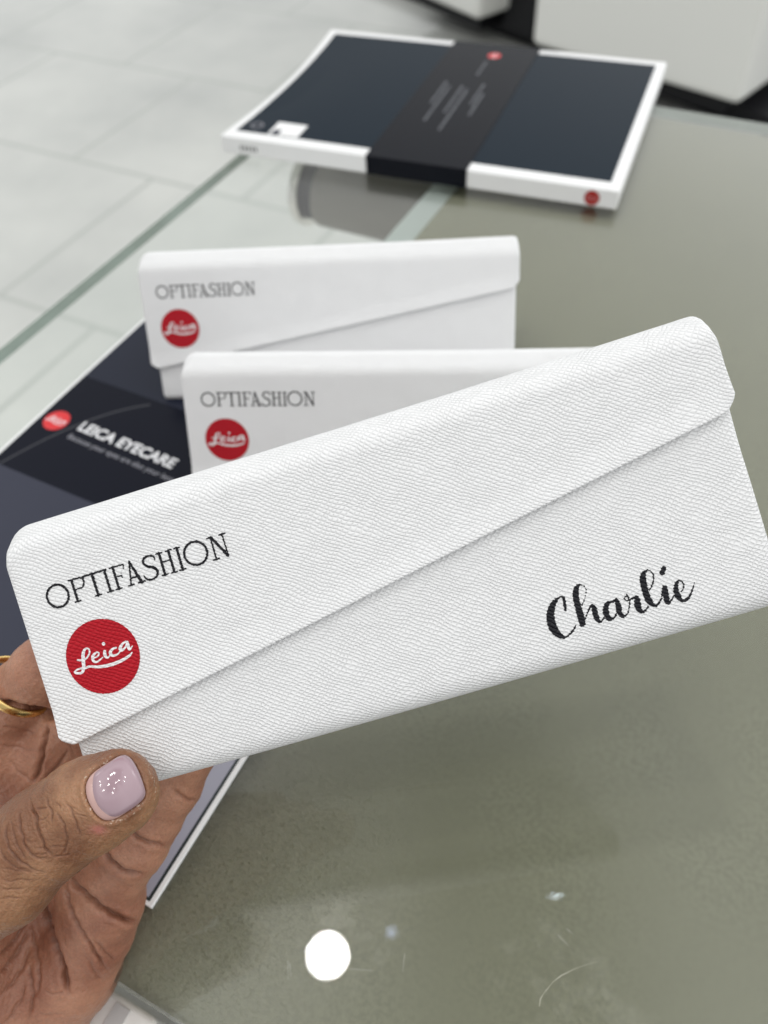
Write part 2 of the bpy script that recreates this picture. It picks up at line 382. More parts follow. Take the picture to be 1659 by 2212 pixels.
def smooth_stroke(s, n=4):
    s = [np.array(p_) for p_ in s]
    if len(s) < 3: return [tuple(p_) for p_ in s]
    out = []
    P_ = [2*s[0]-s[1]]+s+[2*s[-1]-s[-2]]
    for i in range(1, len(P_)-2):
        p0, p1, p2, p3 = P_[i-1:i+3]
        for k in range(n):
            t = k/n
            out.append(tuple(.5*((2*p1)+(-p0+p2)*t+(2*p0-5*p1+4*p2-p3)*t*t+(-p0+3*p1-3*p2+p3)*t**3)))
    out.append(tuple(s[-1])); return out
# serif capitals O P T I F A S H I O N, baseline 19.72, cap line 14.62 (mm, v downwards)
def shop_letters():
    T, B = 14.72, 19.62; th, tn, sf = .60, .46, .38
    st = []
    def l(*pts): st.append([tuple(p_) for p_ in pts])
    def serif(x, y, w=.68): l((x-w, y, sf), (x+w, y, sf))
    def ring(cx_, cy_, rx, ry, w):
        st.append([(cx_+rx*math.cos(a_), cy_+ry*math.sin(a_), w) for a_ in np.linspace(0, 2*math.pi, 40)])
    ring(8.8, 17.2, 2.45, 2.5, .54)
    l((12.8, T, th), (12.8, B, th)); serif(12.8, B); l((12.1, T, sf), (14.5, T, tn)); st.append(smooth_stroke([(14.5, T, .36), (15.25, T+.35, .42), (15.4, 15.85, .45), (14.9, 16.75, .4), (14.2, 17.0, .34), (12.8, 17.0, .3)]))
    l((17.6, T, th+.1), (17.6, B, th)); serif(17.6, B); l((15.5, T+.02, .5), (20.9, T, .42)); l((15.5, T, .3), (15.45, 15.5, .3))
    l((20.5, T, th), (20.5, B, th)); serif(20.5, B)
    l((22.5, T, th), (22.45, B, th)); serif(22.45, B); l((21.8, T, sf), (25.0, T, .36)); l((24.95, T, .36), (24.75, 15.55, .25)); l((22.5, 16.95, .3), (23.9, 16.95, .34)); l((23.9, 16.5, .25), (23.9, 17.4, .25))
    l((26.4, T-.15, .42), (25.3, B, .40)); l((26.4, T-.15, .5), (27.75, B, .78)); serif(25.3, B, .62); serif(27.75, B, .74); l((25.7, 18.15, .42), (27.3, 18.15, .42))
    st.append(smooth_stroke([(32.0, 15.75, .32), (31.9, 15.0, .44), (31.0, 14.6, .46), (29.85, 14.8, .52), (29.35, 15.6, .56), (29.9, 16.6, .6), (31.2, 17.3, .62), (31.85, 18.3, .58), (31.3, 19.4, .52), (30.0, 19.75, .46), (28.95, 19.3, .44), (28.7, 18.5, .36)]))
    for x in (33.3, 35.45): l((x, T, th), (x-.08, B, th)); serif(x, T, .64); serif(x-.08, B, .64)
    l((33.3, 16.8, .34), (35.4, 16.8, .34))
    l((37.4, T, th), (37.3, B, th)); serif(37.4, T, .6); serif(37.3, B, .68)
    ring(41.1, 17.05, 2.55, 2.55, .54)
    l((45.2, T, .42), (45.1, B, .40)); serif(45.1, B, .64); l((44.4, T, .3), (45.5, T, .45)); l((45.3, T, .55), (47.75, B-.2, .75)); l((47.85, T, .36), (47.85, B+.1, .34)); serif(47.85, T, .66)
    return st
NAME = [[(114.02,51.76,0.6),(114.24,50.46,0.72),(114.36,49.12,0.6),(113.55,48.81,0.43),(112.39,49.41,1.08),(111.31,50.58,1.55),(110.61,52.12,1.79),(110.36,53.79,1.91),(110.6,55.49,1.79),(111.34,56.7,1.19),(112.22,57.46,0.53),(113.44,57.07,0.48),(114.5,56.38,0.48),(115.22,55.6,0.29)],[(117.66,51.84,0.29),(118.53,50.73,0.19),(119.35,49.24,0.22),(119.36,48.13,0.22),(118.71,47.44,0.29),(117.94,47.58,0.84),(117.34,48.39,1.31),(116.93,49.76,1.39),(116.8,51.46,1.43),(116.76,53.69,1.55),(116.67,55.65,1.43)],[(117.4,54.9,0.33),(118.71,53.27,0.43),(119.54,52.52,0.67),(119.96,53.15,1.19),(119.85,54.36,1.24),(119.97,55.63,1.15),(120.36,56.37,0.6),(121.23,55.88,0.33)],[(124.8,52.84,0.72),(124.06,52.87,0.53),(122.92,53.03,0.96),(122.25,54.07,1.31),(122.11,55.4,1.31),(122.55,56.39,0.84),(123.57,56.2,0.48),(124.29,55.42,0.33)],[(121.2,55.9,.3),(122.0,55.2,.3)],[(124.98,52.65,0.76),(125.02,54.15,1.31),(124.85,55.58,1.19),(125.4,56.62,0.72),(126.52,56.08,0.35),(127.15,55.02,0.3)],[(127.15,55.02,0.33),(127.59,53.67,0.38),(127.36,52.36,0.46)],[(127.33,52.48,0.33),(126.75,52.8,0.3),(126.81,53.44,0.3),(127.62,53.56,0.43),(128.65,53.36,0.6),(129.35,53.45,0.72),(129.08,54.36,1.43),(128.93,55.31,1.48),(129.11,56.35,1.08),(129.82,56.81,0.6),(131.01,56.05,0.38)],[(132.19,52.81,0.33),(133.08,51.84,0.36),(133.76,50.56,0.36),(133.83,49.22,0.36),(133.06,48.57,0.36),(132.14,48.84,0.96),(131.58,49.91,1.43),(131.41,51.34,1.48),(131.33,53.29,1.43),(131.49,54.83,1.43),(132.11,56.0,0.96),(133.04,56.15,0.6),(134.18,55.13,0.36)],[(134.24,54.9,0.33),(135.39,53.02,0.96),(135.28,54.22,1.31),(135.11,55.65,1.31),(135.1,56.52,0.84),(135.93,56.14,0.48),(136.93,55.2,0.33)],[(136.39,49.13,1.08),(135.8,49.93,1.19)],[(138.39,55.14,0.3),(139.27,54.17,0.36),(139.34,53.09,0.4),(138.76,52.59,0.4),(138.02,53.06,0.84),(137.52,54.39,1.19),(137.6,55.78,1.31),(138.15,56.8,0.84),(139.21,56.87,0.72),(140.31,55.96,0.48),(141.15,54.73,0.33),(141.8,53.7,0.14)]]
SCRIPT = [[(8.73,32.01,0.4),(9.84,32.34,0.44),(10.92,32.05,0.4),(11.83,31.12,0.4),(11.85,30.29,0.36),(11.04,30.17,0.53),(10.28,31.15,0.76),(9.85,32.7,0.8),(9.49,34.04,0.76),(8.77,34.91,0.58),(7.61,34.69,0.53),(7.29,34.31,0.4),(8.35,33.94,0.4),(9.75,34.16,0.49),(10.99,34.11,0.53),(12.29,34.61,0.62),(14.13,34.96,0.71),(16.3,35.06,0.76),(18.58,34.77,0.67),(20.2,34.29,0.53),(20.96,33.8,0.27)],[(12.11,32.52,0.31),(13.22,32.49,0.36),(13.77,31.93,0.36),(13.28,31.55,0.4),(12.22,32.19,0.67),(12.12,33.24,0.62),(12.87,33.58,0.44),(14.27,33.03,0.31)],[(15.14,31.85,0.67),(14.97,32.76,0.76),(15.38,33.36,0.44),(16.41,32.82,0.27)],[(15.4,30.13,0.71),(15.42,30.21,0.76)],[(17.83,31.8,0.44),(17.1,31.83,0.49),(16.29,32.43,0.71),(16.53,33.21,0.62),(17.6,33.29,0.4),(18.62,32.75,0.27)],[(20.37,31.11,0.44),(19.41,31.43,0.53),(18.69,32.17,0.76),(18.88,32.71,0.62),(19.87,32.28,0.4),(20.66,31.2,0.36),(20.57,32.01,0.76),(20.62,32.98,0.58),(21.47,32.46,0.22)]]
DC, DR = (14.4, 32.8), 8.3
G_letters = fill2d(strokes_field(shop_letters(), .085), 5.5, 49.5, 13.5, 20.8, .085)
G_name = fill2d(strokes_field([smooth_stroke(s) for s in NAME], .13), 109, 142.5, 46.5, 58.5, .085)
G_script = fill2d(strokes_field([smooth_stroke(s) for s in SCRIPT], .02), 6.5, 22.3, 29.3, 36, .085)
def discf(X, Y):
    A = np.arctan2(Y-DC[1], X-DC[0])
    return DR - np.hypot(X-DC[0], Y-DC[1]) + .05*np.sin(A*61)*np.sin(A*17+1)
G_disc = fill2d(discf, DC[0]-9, DC[0]+9, DC[1]-9, DC[1]+9, .18)

# ------------------------------------------------------------------ glasses cases
# local frame: x = u along the length (0..160), y = -v (v runs down the front face), z = outward normal
LEN = 160.
def round_poly(poly, rads, seg=6):
    out = []; n = len(poly)
    for i in range(n):
        p0, p1, p2 = (np.array(poly[(i+k-1) % n], float) for k in range(3)); r = rads[i]
        if r <= 0: out.append(tuple(p1)); continue
        a_ = (p0-p1)/np.linalg.norm(p0-p1); b2 = (p2-p1)/np.linalg.norm(p2-p1)
        th = math.acos(np.clip(a_@b2, -1, 1)); t = r/math.tan(th/2)
        bis = (a_+b2)/np.linalg.norm(a_+b2); c = p1+bis*r/math.sin(th/2)
        s0 = p1+a_*t-c; s1 = p1+b2*t-c; ang0 = math.atan2(s0[1], s0[0]); ang1 = math.atan2(s1[1], s1[0])
        d_ = (ang1-ang0+math.pi) % (2*math.pi)-math.pi
        for k in range(seg+1):
            g = ang0+d_*k/seg; out.append((c[0]+r*math.cos(g), c[1]+r*math.sin(g)))
    return out
def resample(path, step):
    P_ = [np.array(q) for q in path]; out = [P_[0]]
    for a_, b2 in zip(P_[:-1], P_[1:]):
        n = max(1, int(np.linalg.norm(b2-a_)/step))
        for k in range(1, n+1): out.append(a_+(b2-a_)*k/n)
    return np.array(out)
def corner_drop(u, vv, r=4.2, L0=0., L1=LEN):
    e = min(u-L0, L1-u)
    lift = -.55*max(0., (u-105)/55.)*max(0., 1-vv/14.)
    if u > 80: r = 2.3
    if e >= r: return lift
    e = max(e, 0)
    return (r-math.sqrt(max(0, r*r-(r-e)**2)))*max(0., 1-vv/12.) + lift
US = np.unique(np.concatenate([np.linspace(0, 6, 13), np.linspace(6, 154, 50), np.linspace(154, 160, 13)]))
def make_case(name, section, rads, flap_back, has_name):
    """section: closed polygon (v, n); first vertices run up the front face, over the top, down the back"""
    root = empty(name)
    poly = round_poly(section, rads)
    path = resample(poly+[poly[0]], 4.0)
    # body: closed tube with inset ends
    ub = np.array([2.4, 2.7, 3.4]+list(np.linspace(6, 154, 38))+[157.6, 158.5, 158.9]); m = len(path)-1
    cen = path[:-1].mean(0); V_ = []; UV = []; F_ = []
    s = np.concatenate([[0], np.cumsum(np.linalg.norm(np.diff(path, axis=0), axis=1))])
    for i, u in enumerate(ub):
        sh = 0.9 if i in (0, len(ub)-1) else (.35 if i in (1, len(ub)-2) else 0)
        for k in range(m):
            v_, n2 = path[k]; dvec = cen-path[k]; dvec = dvec/np.linalg.norm(dvec)*sh
            bow = .25*math.sin(math.pi*u/LEN)
            V_.append((u, -(v_+dvec[0]+corner_drop(u, v_, 4)+ (bow if v_ > 50 else 0)), n2+dvec[1])); UV.append((u, 66-s[k]))
    for i in range(len(ub)-1):
        for k in range(m):
            j = (k+1) % m; F_.append((i*m+k, i*m+j, (i+1)*m+j, (i+1)*m+k))
    F_.append(tuple(range(m))[::-1]); F_.append(tuple(range((len(ub)-1)*m, len(ub)*m)))
    body = mesh_obj('body', V_, F_, M_white, root, True, UV)
    body.data.polygons[-1].use_smooth = False; body.data.polygons[-2].use_smooth = False
    # flap: sheet from behind the spine over the top, ending on a slanting line across the front
    up_ = poly[::1]
    # start the run on the front face at v=66 going up: poly[0] is bottom front corner region
    run = [q for q in poly if not (q[0] > flap_back and q[1] < -1.0)]
    run = [q for q in run if not (q[0] > 60)]
    run = [(64., 0.)]+run
    lastp = np.array(run[-1]); nxt = None
    run = resample(run, .7)
    tang = np.gradient(run, axis=0); tang /= np.linalg.norm(tang, axis=1)[:, None]
    nor = np.stack([tang[:, 1], -tang[:, 0]], 1)
    if nor[0, 1] < 0: nor = -nor
    off = 1.15
    out = run+nor*off
    sl = np.concatenate([[0], np.cumsum(np.linalg.norm(np.diff(run, axis=0), axis=1))]); tot = sl[-1]
    def vline(u):
        v_ = 50.16-.184*u
        for e, r in ((u, 2.6), (LEN-u, 2.6)):
            if e < r: v_ -= 1.9*(r-e)/r+ .9*(1-math.sqrt(max(0, 1-((r-e)/r)**2)))
        return v_
    nrow = 84; V_ = []; UV = []; F_ = []; rows_in = []
    def P_at(u, s_, o_):
        v_ = np.interp(s_, sl, run[:, 0]); n2 = np.interp(s_, sl, run[:, 1]); nv = np.interp(s_, sl, nor[:, 0]); nn = np.interp(s_, sl, nor[:, 1])
        q = math.hypot(nv, nn); v_ += nv/q*o_; n2 += nn/q*o_
        return (u-.5*max(0., 1-u/4.), -(v_+corner_drop(u, v_)), n2)
    for layer, o_ in ((0, off), (1, .06)):
        for u in US:
            s0 = 64-vline(u)
            ss = np.concatenate([[s0, s0+.12, s0+.4], np.linspace(s0+1.2, tot, nrow-3)])
            for k, s_ in enumerate(ss):
                oo = o_
                if layer == 0: oo = off-(.30 if k == 0 else .09 if k == 1 else 0)
                e = min(u, LEN-u)
                if layer == 0 and e < .3: oo -= .25
                if s_ < 14+s0: oo += 1.0*max(0, 1-(s_-s0)/6.5)**1.5
                V_.append(P_at(u, s_, oo)); UV.append((u, 64-s_))
    nu = len(US)
    I = lambda l_, i, k: (l_*nu+i)*nrow+k
    for i in range(nu-1):
        for k in range(nrow-1):
            F_.append((I(0, i, k), I(0, i+1, k), I(0, i+1, k+1), I(0, i, k+1)))
            F_.append((I(1, i, k), I(1, i, k+1), I(1, i+1, k+1), I(1, i+1, k)))
        F_.append((I(0, i, 0), I(1, i, 0), I(1, i+1, 0), I(0, i+1, 0)))
        F_.append((I(0, i, nrow-1), I(0, i+1, nrow-1), I(1, i+1, nrow-1), I(1, i, nrow-1)))
    for k in range(nrow-1):
        F_.append((I(0, 0, k), I(0, 0, k+1), I(1, 0, k+1), I(1, 0, k)))
        F_.append((I(0, nu-1, k), I(1, nu-1, k), I(1, nu-1, k+1), I(0, nu-1, k+1)))
    flap = mesh_obj('flap', V_, F_, M_white, root, True, UV)
    es = flap.modifiers.new('e', 'EDGE_SPLIT'); es.split_angle = math.radians(55)
    # prints
    def flat(nm, G, z, m_, par):
        vv, ff = G
        return mesh_obj(nm, [(x, -y, z) for x, y in vv], [f[::-1] for f in ff], m_, par, False, [(x, y) for x, y in vv])
    zf = off+.03+.06
    flat('lettering', G_letters, zf+.03, M_black, root)
    disc = flat('logo_disc', G_disc, zf+.02, M_red, root)
    flat('script', G_script, zf+.06, M_script, disc)
    if has_name: flat('name_lettering', G_name, .04, M_black, root)
    return root
A_ = math.radians(62.44)
sec_prism = [(66, 0), (7.2, 0), (2.0, -6.0), (5.5, -14), (66-62*math.cos(A_), -62*math.sin(A_))]
sec_flat = [(66.3, 0), (4.5, 0), (0, -5.5), (4, -12.4), (62, -12.4)]
def place(o, O_, X_, Y_, Z_):
    o.matrix_world = Matrix([[X_[0], Y_[0], Z_[0], O_[0]*MM], [X_[1], Y_[1], Z_[1], O_[1]*MM], [X_[2], Y_[2], Z_[2], O_[2]*MM], [0, 0, 0, 1]])
HR = np.array([[0.9733604, -0.22285969, -0.05388029], [0.13160108, 0.73547151, -0.66465241], [0.18775165, 0.63985563, 0.74520742]])
HT = np.array([-85.21040517, 112.27311466, 106.25305008])
held = make_case('glasses_case', sec_flat, [5, 4, 4, 4, 4.5], 16, True)
place(held, HT, HR[:, 0], HR[:, 1], HR[:, 2])
tag(held, 'white textured glasses case held in the hand, name Charlie stamped on it', 'glasses case', 'white glasses cases')
stand = make_case('glasses_case', sec_prism, [2.5, 4, 3.5, 5, 3], 22, False)
def stand_case(o, x, y, yaw, label):
    ux = np.array([math.cos(yaw), math.sin(yaw), 0]); uy = np.array([-math.sin(yaw), math.cos(yaw), 0]); Z = np.array([0, 0, 1.])
    Yv = uy*math.cos(A_)+Z*math.sin(A_); Zv = np.cross(ux, Yv)
    base = np.array([x, y, .0]) + Z*1.1
    place(o, base+Yv*66, ux, Yv, Zv); tag(o, label, 'glasses case', 'white glasses cases')
stand_case(stand, -97.4, 269.3, -.0534, 'white folded glasses case standing farthest back on the counter')
c2 = stand.copy(); COL.objects.link(c2)
for ch in list(stand.children):
    k = ch.copy(); COL.objects.link(k); k.parent = c2
    for g in list(ch.children):
        g2 = g.copy(); COL.objects.link(g2); g2.parent = k
stand_case(c2, -72.6, 199.9, -.0969, 'white folded glasses case standing between the held case and the back one')

# ------------------------------------------------------------------ printed display mat
def fbox(nm, p0, q0, p1, q1, z0, z1, m_, par, bev=0): return box(nm, (p0, q0, z0), (p1, q1, z1), m_, par, bev)
mat_root = empty('display_mat', (0, 0, 0), (0, 0, TY)); tag(mat_root, 'dark printed display mat lying under the glasses cases on the counter', 'display mat')
M_slate = mat('slate_print', (.036, .039, .060), .4, .2); M_slate2 = mat('dark_slate_print', (.012, .015, .029), .4, .2); M_navy = mat('navy_print', (.004, .005, .012), .25, .12)
M_lav = mat('pale_reflection', (.36, .36, .43), .3, .5); M_line = mat('dark_edge_line', (.02, .03, .03), .4)
M_redflat = mat('red_ink', (.66, .015, .02), .35); M_whiteflat = mat('white_ink', (.78, .78, .8), .4); M_greyflat = mat('grey_ink', (.22, .22, .25), .4)
MX0, MX1, MY0, MY1 = -265.5, -92.8, 14, 262
fbox('mat_board', MX0, MY0, MX1, MY1, .1, 1.5, M_card, mat_root, .3)
fbox('dark_border', MX0+1.6, MY0+1.2, MX1-1.4, MY1-1.5, 1.5, 1.54, M_line, mat_root)
fbox('pale_reflection_panel', -160, MY0+2.0, MX1-2.4, 88, 1.60, 1.65, M_lav, mat_root)  # bright reflection on the glossy mat, painted as a paler panel
fbox('near_panel', MX0+1.8, MY0+2.0, MX1-2.4, 124.5, 1.54, 1.6, M_slate, mat_root)
fbox('middle_band', MX0+1.8, 124.5, MX1-2.4, 184.5, 1.54, 1.6, M_navy, mat_root)
fbox('far_panel', MX0+1.8, 184.5, MX1-2.4, MY1-2, 1.54, 1.6, M_slate2, mat_root)
def text(nm, body, size, loc, m_, par, rot=(0, 0, 0), bold=0., sx=1.0, align='LEFT'):
    c = bpy.data.curves.new(nm, 'FONT'); c.body = body; c.size = size; c.offset = bold; c.align_x = align
    t = bpy.data.objects.new(nm, c); COL.objects.link(t); bpy.context.view_layer.update()
    me = bpy.data.meshes.new_from_object(t.evaluated_get(bpy.context.evaluated_depsgraph_get())); bpy.data.objects.remove(t)
    me.name = nm; me.transform(Matrix.Diagonal((MM*sx, MM, MM, 1)))
    o = bpy.data.objects.new(nm, me); COL.objects.link(o); me.materials.clear(); me.materials.append(m_)
    o.parent = par; o.location = Vector(loc)*MM; o.rotation_euler = rot
    return o
text('title_lettering', 'LEICA EYECARE', 7.6, (-243, 155.0, 1.66), M_whiteflat, mat_root, (0, 0, -.03), .22, 1.0)
text('small_lettering', 'Because your eyes are also your lens', 3.9, (-243.5, 149.0, 1.66), M_greyflat, mat_root, (0, 0, -.03), .05, 1.0)
def logo(par, loc, r, rot=(0, 0, 0), disc_m=None, scr_m=None):
    seg = 48; vs = [(r*math.cos(2*math.pi*k/seg), r*math.sin(2*math.pi*k/seg), 0) for k in range(seg)]
    d_ = mesh_obj('logo_disc', vs, [tuple(range(seg))], disc_m or M_redflat, par); d_.location = Vector(loc)*MM; d_.rotation_euler = rot
    vv, ff = G_script; sc_ = r/DR
    mesh_obj('script', [((x-DC[0])*sc_, -(y-DC[1])*sc_, .04) for x, y in vv], [f[::-1] for f in ff], scr_m or M_whiteflat, d_)
    return d_
logo(mat_root, (-255.0, 155.5, 1.66), 6.0)
# thin arc across the band: edge of a reflection, put into the colour
arc = []
for px in [(0, 1000), (30, 985), (90, 952), (160, 921), (240, 893), (325, 874)]:
    w_ = unproj(px, 1.6); arc.append((w_@tx, w_@ty))
arc = np.array(arc); vs = []; fs = []
t_ = np.linspace(0, 1, len(arc)); tt = np.linspace(0, 1, 40)
co = [np.polyfit(t_, arc[:, k], 3) for k in (0, 1)]
pa = np.stack([np.polyval(c_, tt) for c_ in co], 1); ta = np.gradient(pa, axis=0); ta /= np.linalg.norm(ta, axis=1)[:, None]; na = np.stack([-ta[:, 1], ta[:, 0]], 1)
pa[:, 0] = np.clip(pa[:, 0], MX0+3, None)
for k in range(40): vs += [(*(pa[k]+na[k]*.5), 1.63), (*(pa[k]-na[k]*.5), 1.63)]
fs = [(2*k, 2*k+1, 2*k+3, 2*k+2) for k in range(39)]
M_arc = mat('arc_reflection', (.022, .023, .032), .3)
mesh_obj('arc_reflection_line', vs, fs, M_arc, mat_root)

# ------------------------------------------------------------------ book box at the back
bk = empty('book_box', (-86.46, 505.99, .15), (0, 0, -.41884)); tag(bk, 'white framed book box with dark blue cover and dark sleeve', 'book box')
BW, BD, BH = 249.9, 177.8, 11.0
def bow(x, y): return 2.4*math.sin(math.pi*y/BD)*max(0, 1-x/60.)**1.5
nx_, ny_ = 40, 16
def warped(nm, x0, x1, y0, y1, z0, z1, m_, par):
    vs = []; fs = []
    xs = np.linspace(x0, x1, nx_); ys = np.linspace(y0, y1, ny_)
    for z in (z0, z1):
        for x in xs:
            for y in ys: vs.append((x+(bow(x, y)*2.2 if x < 100 else 0), y, z-(bow(x, y)*.6 if z == z1 else 0)))
    I = lambda l_, i, j: (l_*nx_+i)*ny_+j
    for i in range(nx_-1):
        for j in range(ny_-1):
            fs.append((I(1, i, j), I(1, i+1, j), I(1, i+1, j+1), I(1, i, j+1))); fs.append((I(0, i, j), I(0, i, j+1), I(0, i+1, j+1), I(0, i+1, j)))
    for i in range(nx_-1): fs.append((I(0, i, 0), I(0, i+1, 0), I(1, i+1, 0), I(1, i, 0))); fs.append((I(0, i+1, ny_-1), I(0, i, ny_-1), I(1, i, ny_-1), I(1, i+1, ny_-1)))
    for j in range(ny_-1): fs.append((I(0, 0, j+1), I(0, 0, j), I(1, 0, j), I(1, 0, j+1))); fs.append((I(0, nx_-1, j), I(0, nx_-1, j+1), I(1, nx_-1, j+1), I(1, nx_-1, j)))
    return mesh_obj(nm, vs, fs, m_, par)
M_cover = mat('dark_blue_cover', (.011, .019, .029), .3, .04); M_sleeve = mat('sleeve_card', (.009, .010, .014), .25, .05)
bb = warped('box_body', 0, BW, 0, BD, 0, BH, M_card, bk); b = bb.modifiers.new('b', 'BEVEL'); b.width = .0007; b.segments = 2; b.limit_method = 'ANGLE'; b.angle_limit = 1.0
warped('cover_panel', 6.0, 243.6, 9.0, 170.5, BH-.5, BH+.12, M_cover, bk)
# sleeve: a band round the box
sx0, sx1 = 99.2, 162.5
prof = [(-.45, -.0), (-.45, BH+.45), (BD+.45, BH+.45), (BD+.45, 0), (BD+.05, 0), (BD+.05, BH+.16), (-.05, BH+.16), (-.05, 0)]
vs = [(x, y, z) for x in (sx0, sx1) for y, z in prof]; n = len(prof)
fs = [(k, (k+1) % n, n+(k+1) % n, n+k) for k in range(n)]+[(0, 7, 6, 1), (1, 6, 5, 2), (2, 5, 4, 3), (8, 9, 14, 15), (9, 10, 13, 14), (10, 11, 12, 13)]
slv = mesh_obj('sleeve', vs, [f[::-1] for f in fs], M_sleeve, bk)
logo(slv, (134, 158.5, BH+.5), 4.6, (0, 0, 1.57))
M_faint = mat('faint_ink', (.10, .105, .12), .5)
def bars(par, x, y0, y1, w):
    y = y1; vs = []; fs = []
    while y > y0:
        l_ = random.uniform(2.0, 6.0); e = max(y-l_, y0); k = len(vs)
        vs += [(x-w/2, e, BH+.5), (x+w/2, e, BH+.5), (x+w/2, y, BH+.5), (x-w/2, y, BH+.5)]; fs.append((k, k+1, k+2, k+3)); y = e-1.1
    return vs, fs
V_, F_ = [], []
for x, a_, b2 in [(131.4, 124, 148), (114.5, 76, 110), (118.5, 52, 104), (127, 66, 106), (131.5, 42, 102), (140, 80, 112), (143.5, 66, 98)]:
    v2_, f2_ = bars(slv, x, a_, b2, 1.7); k = len(V_); V_ += v2_; F_ += [tuple(i+k for i in f) for f in f2_]
mesh_obj('small_print', V_, F_, M_faint, slv)
box('white_label', (29, 9.6, BH+.12), (49.5, 26, BH+.3), M_card, bk)
box('label_mark', (31, 9.6, BH+.3), (36, 16, BH+.33), M_slate, bk)
vs = []; fs = []
for k in range(40):
    a_ = 2*math.pi*k/40; vs += [(17.5+4.2*math.cos(a_), 18+4.2*math.sin(a_), BH+.3), (17.5+3.0*math.cos(a_), 18+3.0*math.sin(a_), BH+.3)]
fs = [(2*k, (2*k+2) % 80, (2*k+3) % 80, 2*k+1) for k in range(40)]
mesh_obj('round_mark', vs, fs, M_greyflat, bk)
vs = []; fs = []
for k in range(5):
    x = 13.2+k*2.6; vs += [(x, -.12, 3.2), (x+1.3, -.12, 3.2), (x+1.3, -.12, 6.4), (x, -.12, 6.4)]; fs.append((4*k, 4*k+1, 4*k+2, 4*k+3))
mesh_obj('side_marks', vs, fs, mat('grey_ink_dark', (.12, .12, .12), .5), bk)
logo(bk, (235.6, -.15, 5.2), 4.4, (math.pi/2, 0, 0), mat('dark_red_ink', (.36, .012, .01), .4), mat('pink_ink', (.5, .2, .2), .4))

# ------------------------------------------------------------------ hand
def cp(X, Y, d): return np.array([(X-cx0)/FPX*d, -(Y-cy0)/FPX*d, d])
THC = 166.8
def chain(pts): return [(cp(*p_[:3]), p_[3]) for p_ in pts]
thumb = chain([(250, 1713, 166.8, 9.1), (190, 1742, 166.8, 9.6), (100, 1802, 166.8, 9.75), (0, 1884, 168, 11.6), (-120, 1965, 178, 13)])
thumb2 = chain([(-120, 1965, 182, 13), (-230, 2110, 198, 15), (-320, 2300, 214, 18)])
palm_chains = [
    chain([(-190, 2400, 226, 16), (72, 2190, 219, 14.4), (150, 2088, 216, 13.3), (199, 2006, 212.5, 10.9), (219, 1945, 210, 10.9), (247, 1876, 207, 8.8), (283, 1816, 205, 9.5), (322, 1762, 204, 8.3), (358, 1688, 202, 9.0), (392, 1622, 200, 8.3), (468, 1522, 197.5, 7.6), (550, 1470, 196.5, 6.9)]),
    chain([(-220, 2400, 230, 17), (10, 2160, 226, 16), (90, 1980, 222, 13.5), (150, 1830, 216, 11), (240, 1680, 208, 9.2), (360, 1540, 199, 8.6), (520, 1450, 197.5, 7.8), (620, 1420, 197, 7.2)]),
    chain([(-220, 2400, 230, 17), (-60, 2160, 228, 16), (20, 1900, 226, 14), (70, 1740, 221, 13), (105, 1640, 214, 10.5), (200, 1520, 203, 9), (340, 1420, 197.5, 8.2), (500, 1370, 197, 7.4)]),
    chain([(-140, 2300, 226, 17), (-120, 1900, 228, 15), (-60, 1680, 224, 13), (8, 1572, 212, 9.4), (47, 1500, 205, 8.5), (98, 1450, 199.8, 8.4), (185, 1385, 198, 8.2), (260, 1320, 197, 7.8), (380, 1290, 196.5, 7.0)]),
    chain([(-120, 2000, 200, 14), (-90, 2200, 209, 18), (-230, 2380, 218, 19)]),
]
extra = [(cp(25, 1620, 213), 10.5), (cp(110, 1690, 214), 9.5)]
def rcone(P_, a_, ra, b2, rb):
    ba = b2-a_; l2 = ba@ba
    t = np.clip(((P_-a_)@ba)/l2, 0, 1)
    t = t*t*(3-2*t)*.5+t*.5
    dlt = P_-a_-np.clip(((P_-a_)@ba)/l2, 0, 1)[:, None]*ba
    return np.sqrt((dlt*dlt).sum(1))-(ra+(rb-ra)*t)
def smin(a_, b2, k):
    h = np.clip(.5+.5*(b2-a_)/k, 0, 1); return b2*(1-h)+a_*h-k*h*(1-h)
def chain_sdf(P_, ch, k=1.5):
    d_ = None
    for (a_, ra), (b2, rb) in zip(ch[:-1], ch[1:]):
        e = rcone(P_, a_, ra, b2, rb); d_ = e if d_ is None else smin(d_, e, k)
    return d_
def flatten(P_, s, c):
    Q = P_.copy(); w_ = np.clip((P_[:, 0]+95)/25, 0, 1)      # only towards the tip
    Q[:, 2] = c+(P_[:, 2]-c)*(1+(s-1)*w_); return Q
def sd_thumb(P_): return chain_sdf(flatten(P_, 1.22, THC), thumb, 3.0)
def sd_palm(P_):
    d_ = chain_sdf(P_, palm_chains[0], 2.5)
    for ch in palm_chains[1:4]: d_ = smin(d_, chain_sdf(P_, ch, 2.5), 2.2)
    d_ = smin(d_, chain_sdf(P_, palm_chains[4], 4), 8)
    for c_, r_ in extra: d_ = smin(d_, np.linalg.norm(P_-c_, axis=1)-r_, 5)
    return d_
def sd_hand(P_):
    a_ = sd_thumb(P_); b2 = smin(sd_palm(P_), chain_sdf(P_, thumb2, 4), 7)
    return smin(a_, b2, 2.5)
lo = np.array([-155., -200., 150.]); hs = .45; BL = 8; nb = np.array([39, 54, 28])
dims = nb*BL+1
F = np.full(dims, 9., np.float32)
bi = np.stack(np.meshgrid(*[np.arange(n) for n in nb], indexing='ij'), -1).reshape(-1, 3)
cen_ = lo+(bi+.5)*BL*hs
dc = sd_hand(cen_)
gx = np.stack(np.meshgrid(*[np.arange(BL+1)]*3, indexing='ij'), -1).reshape(-1, 3)
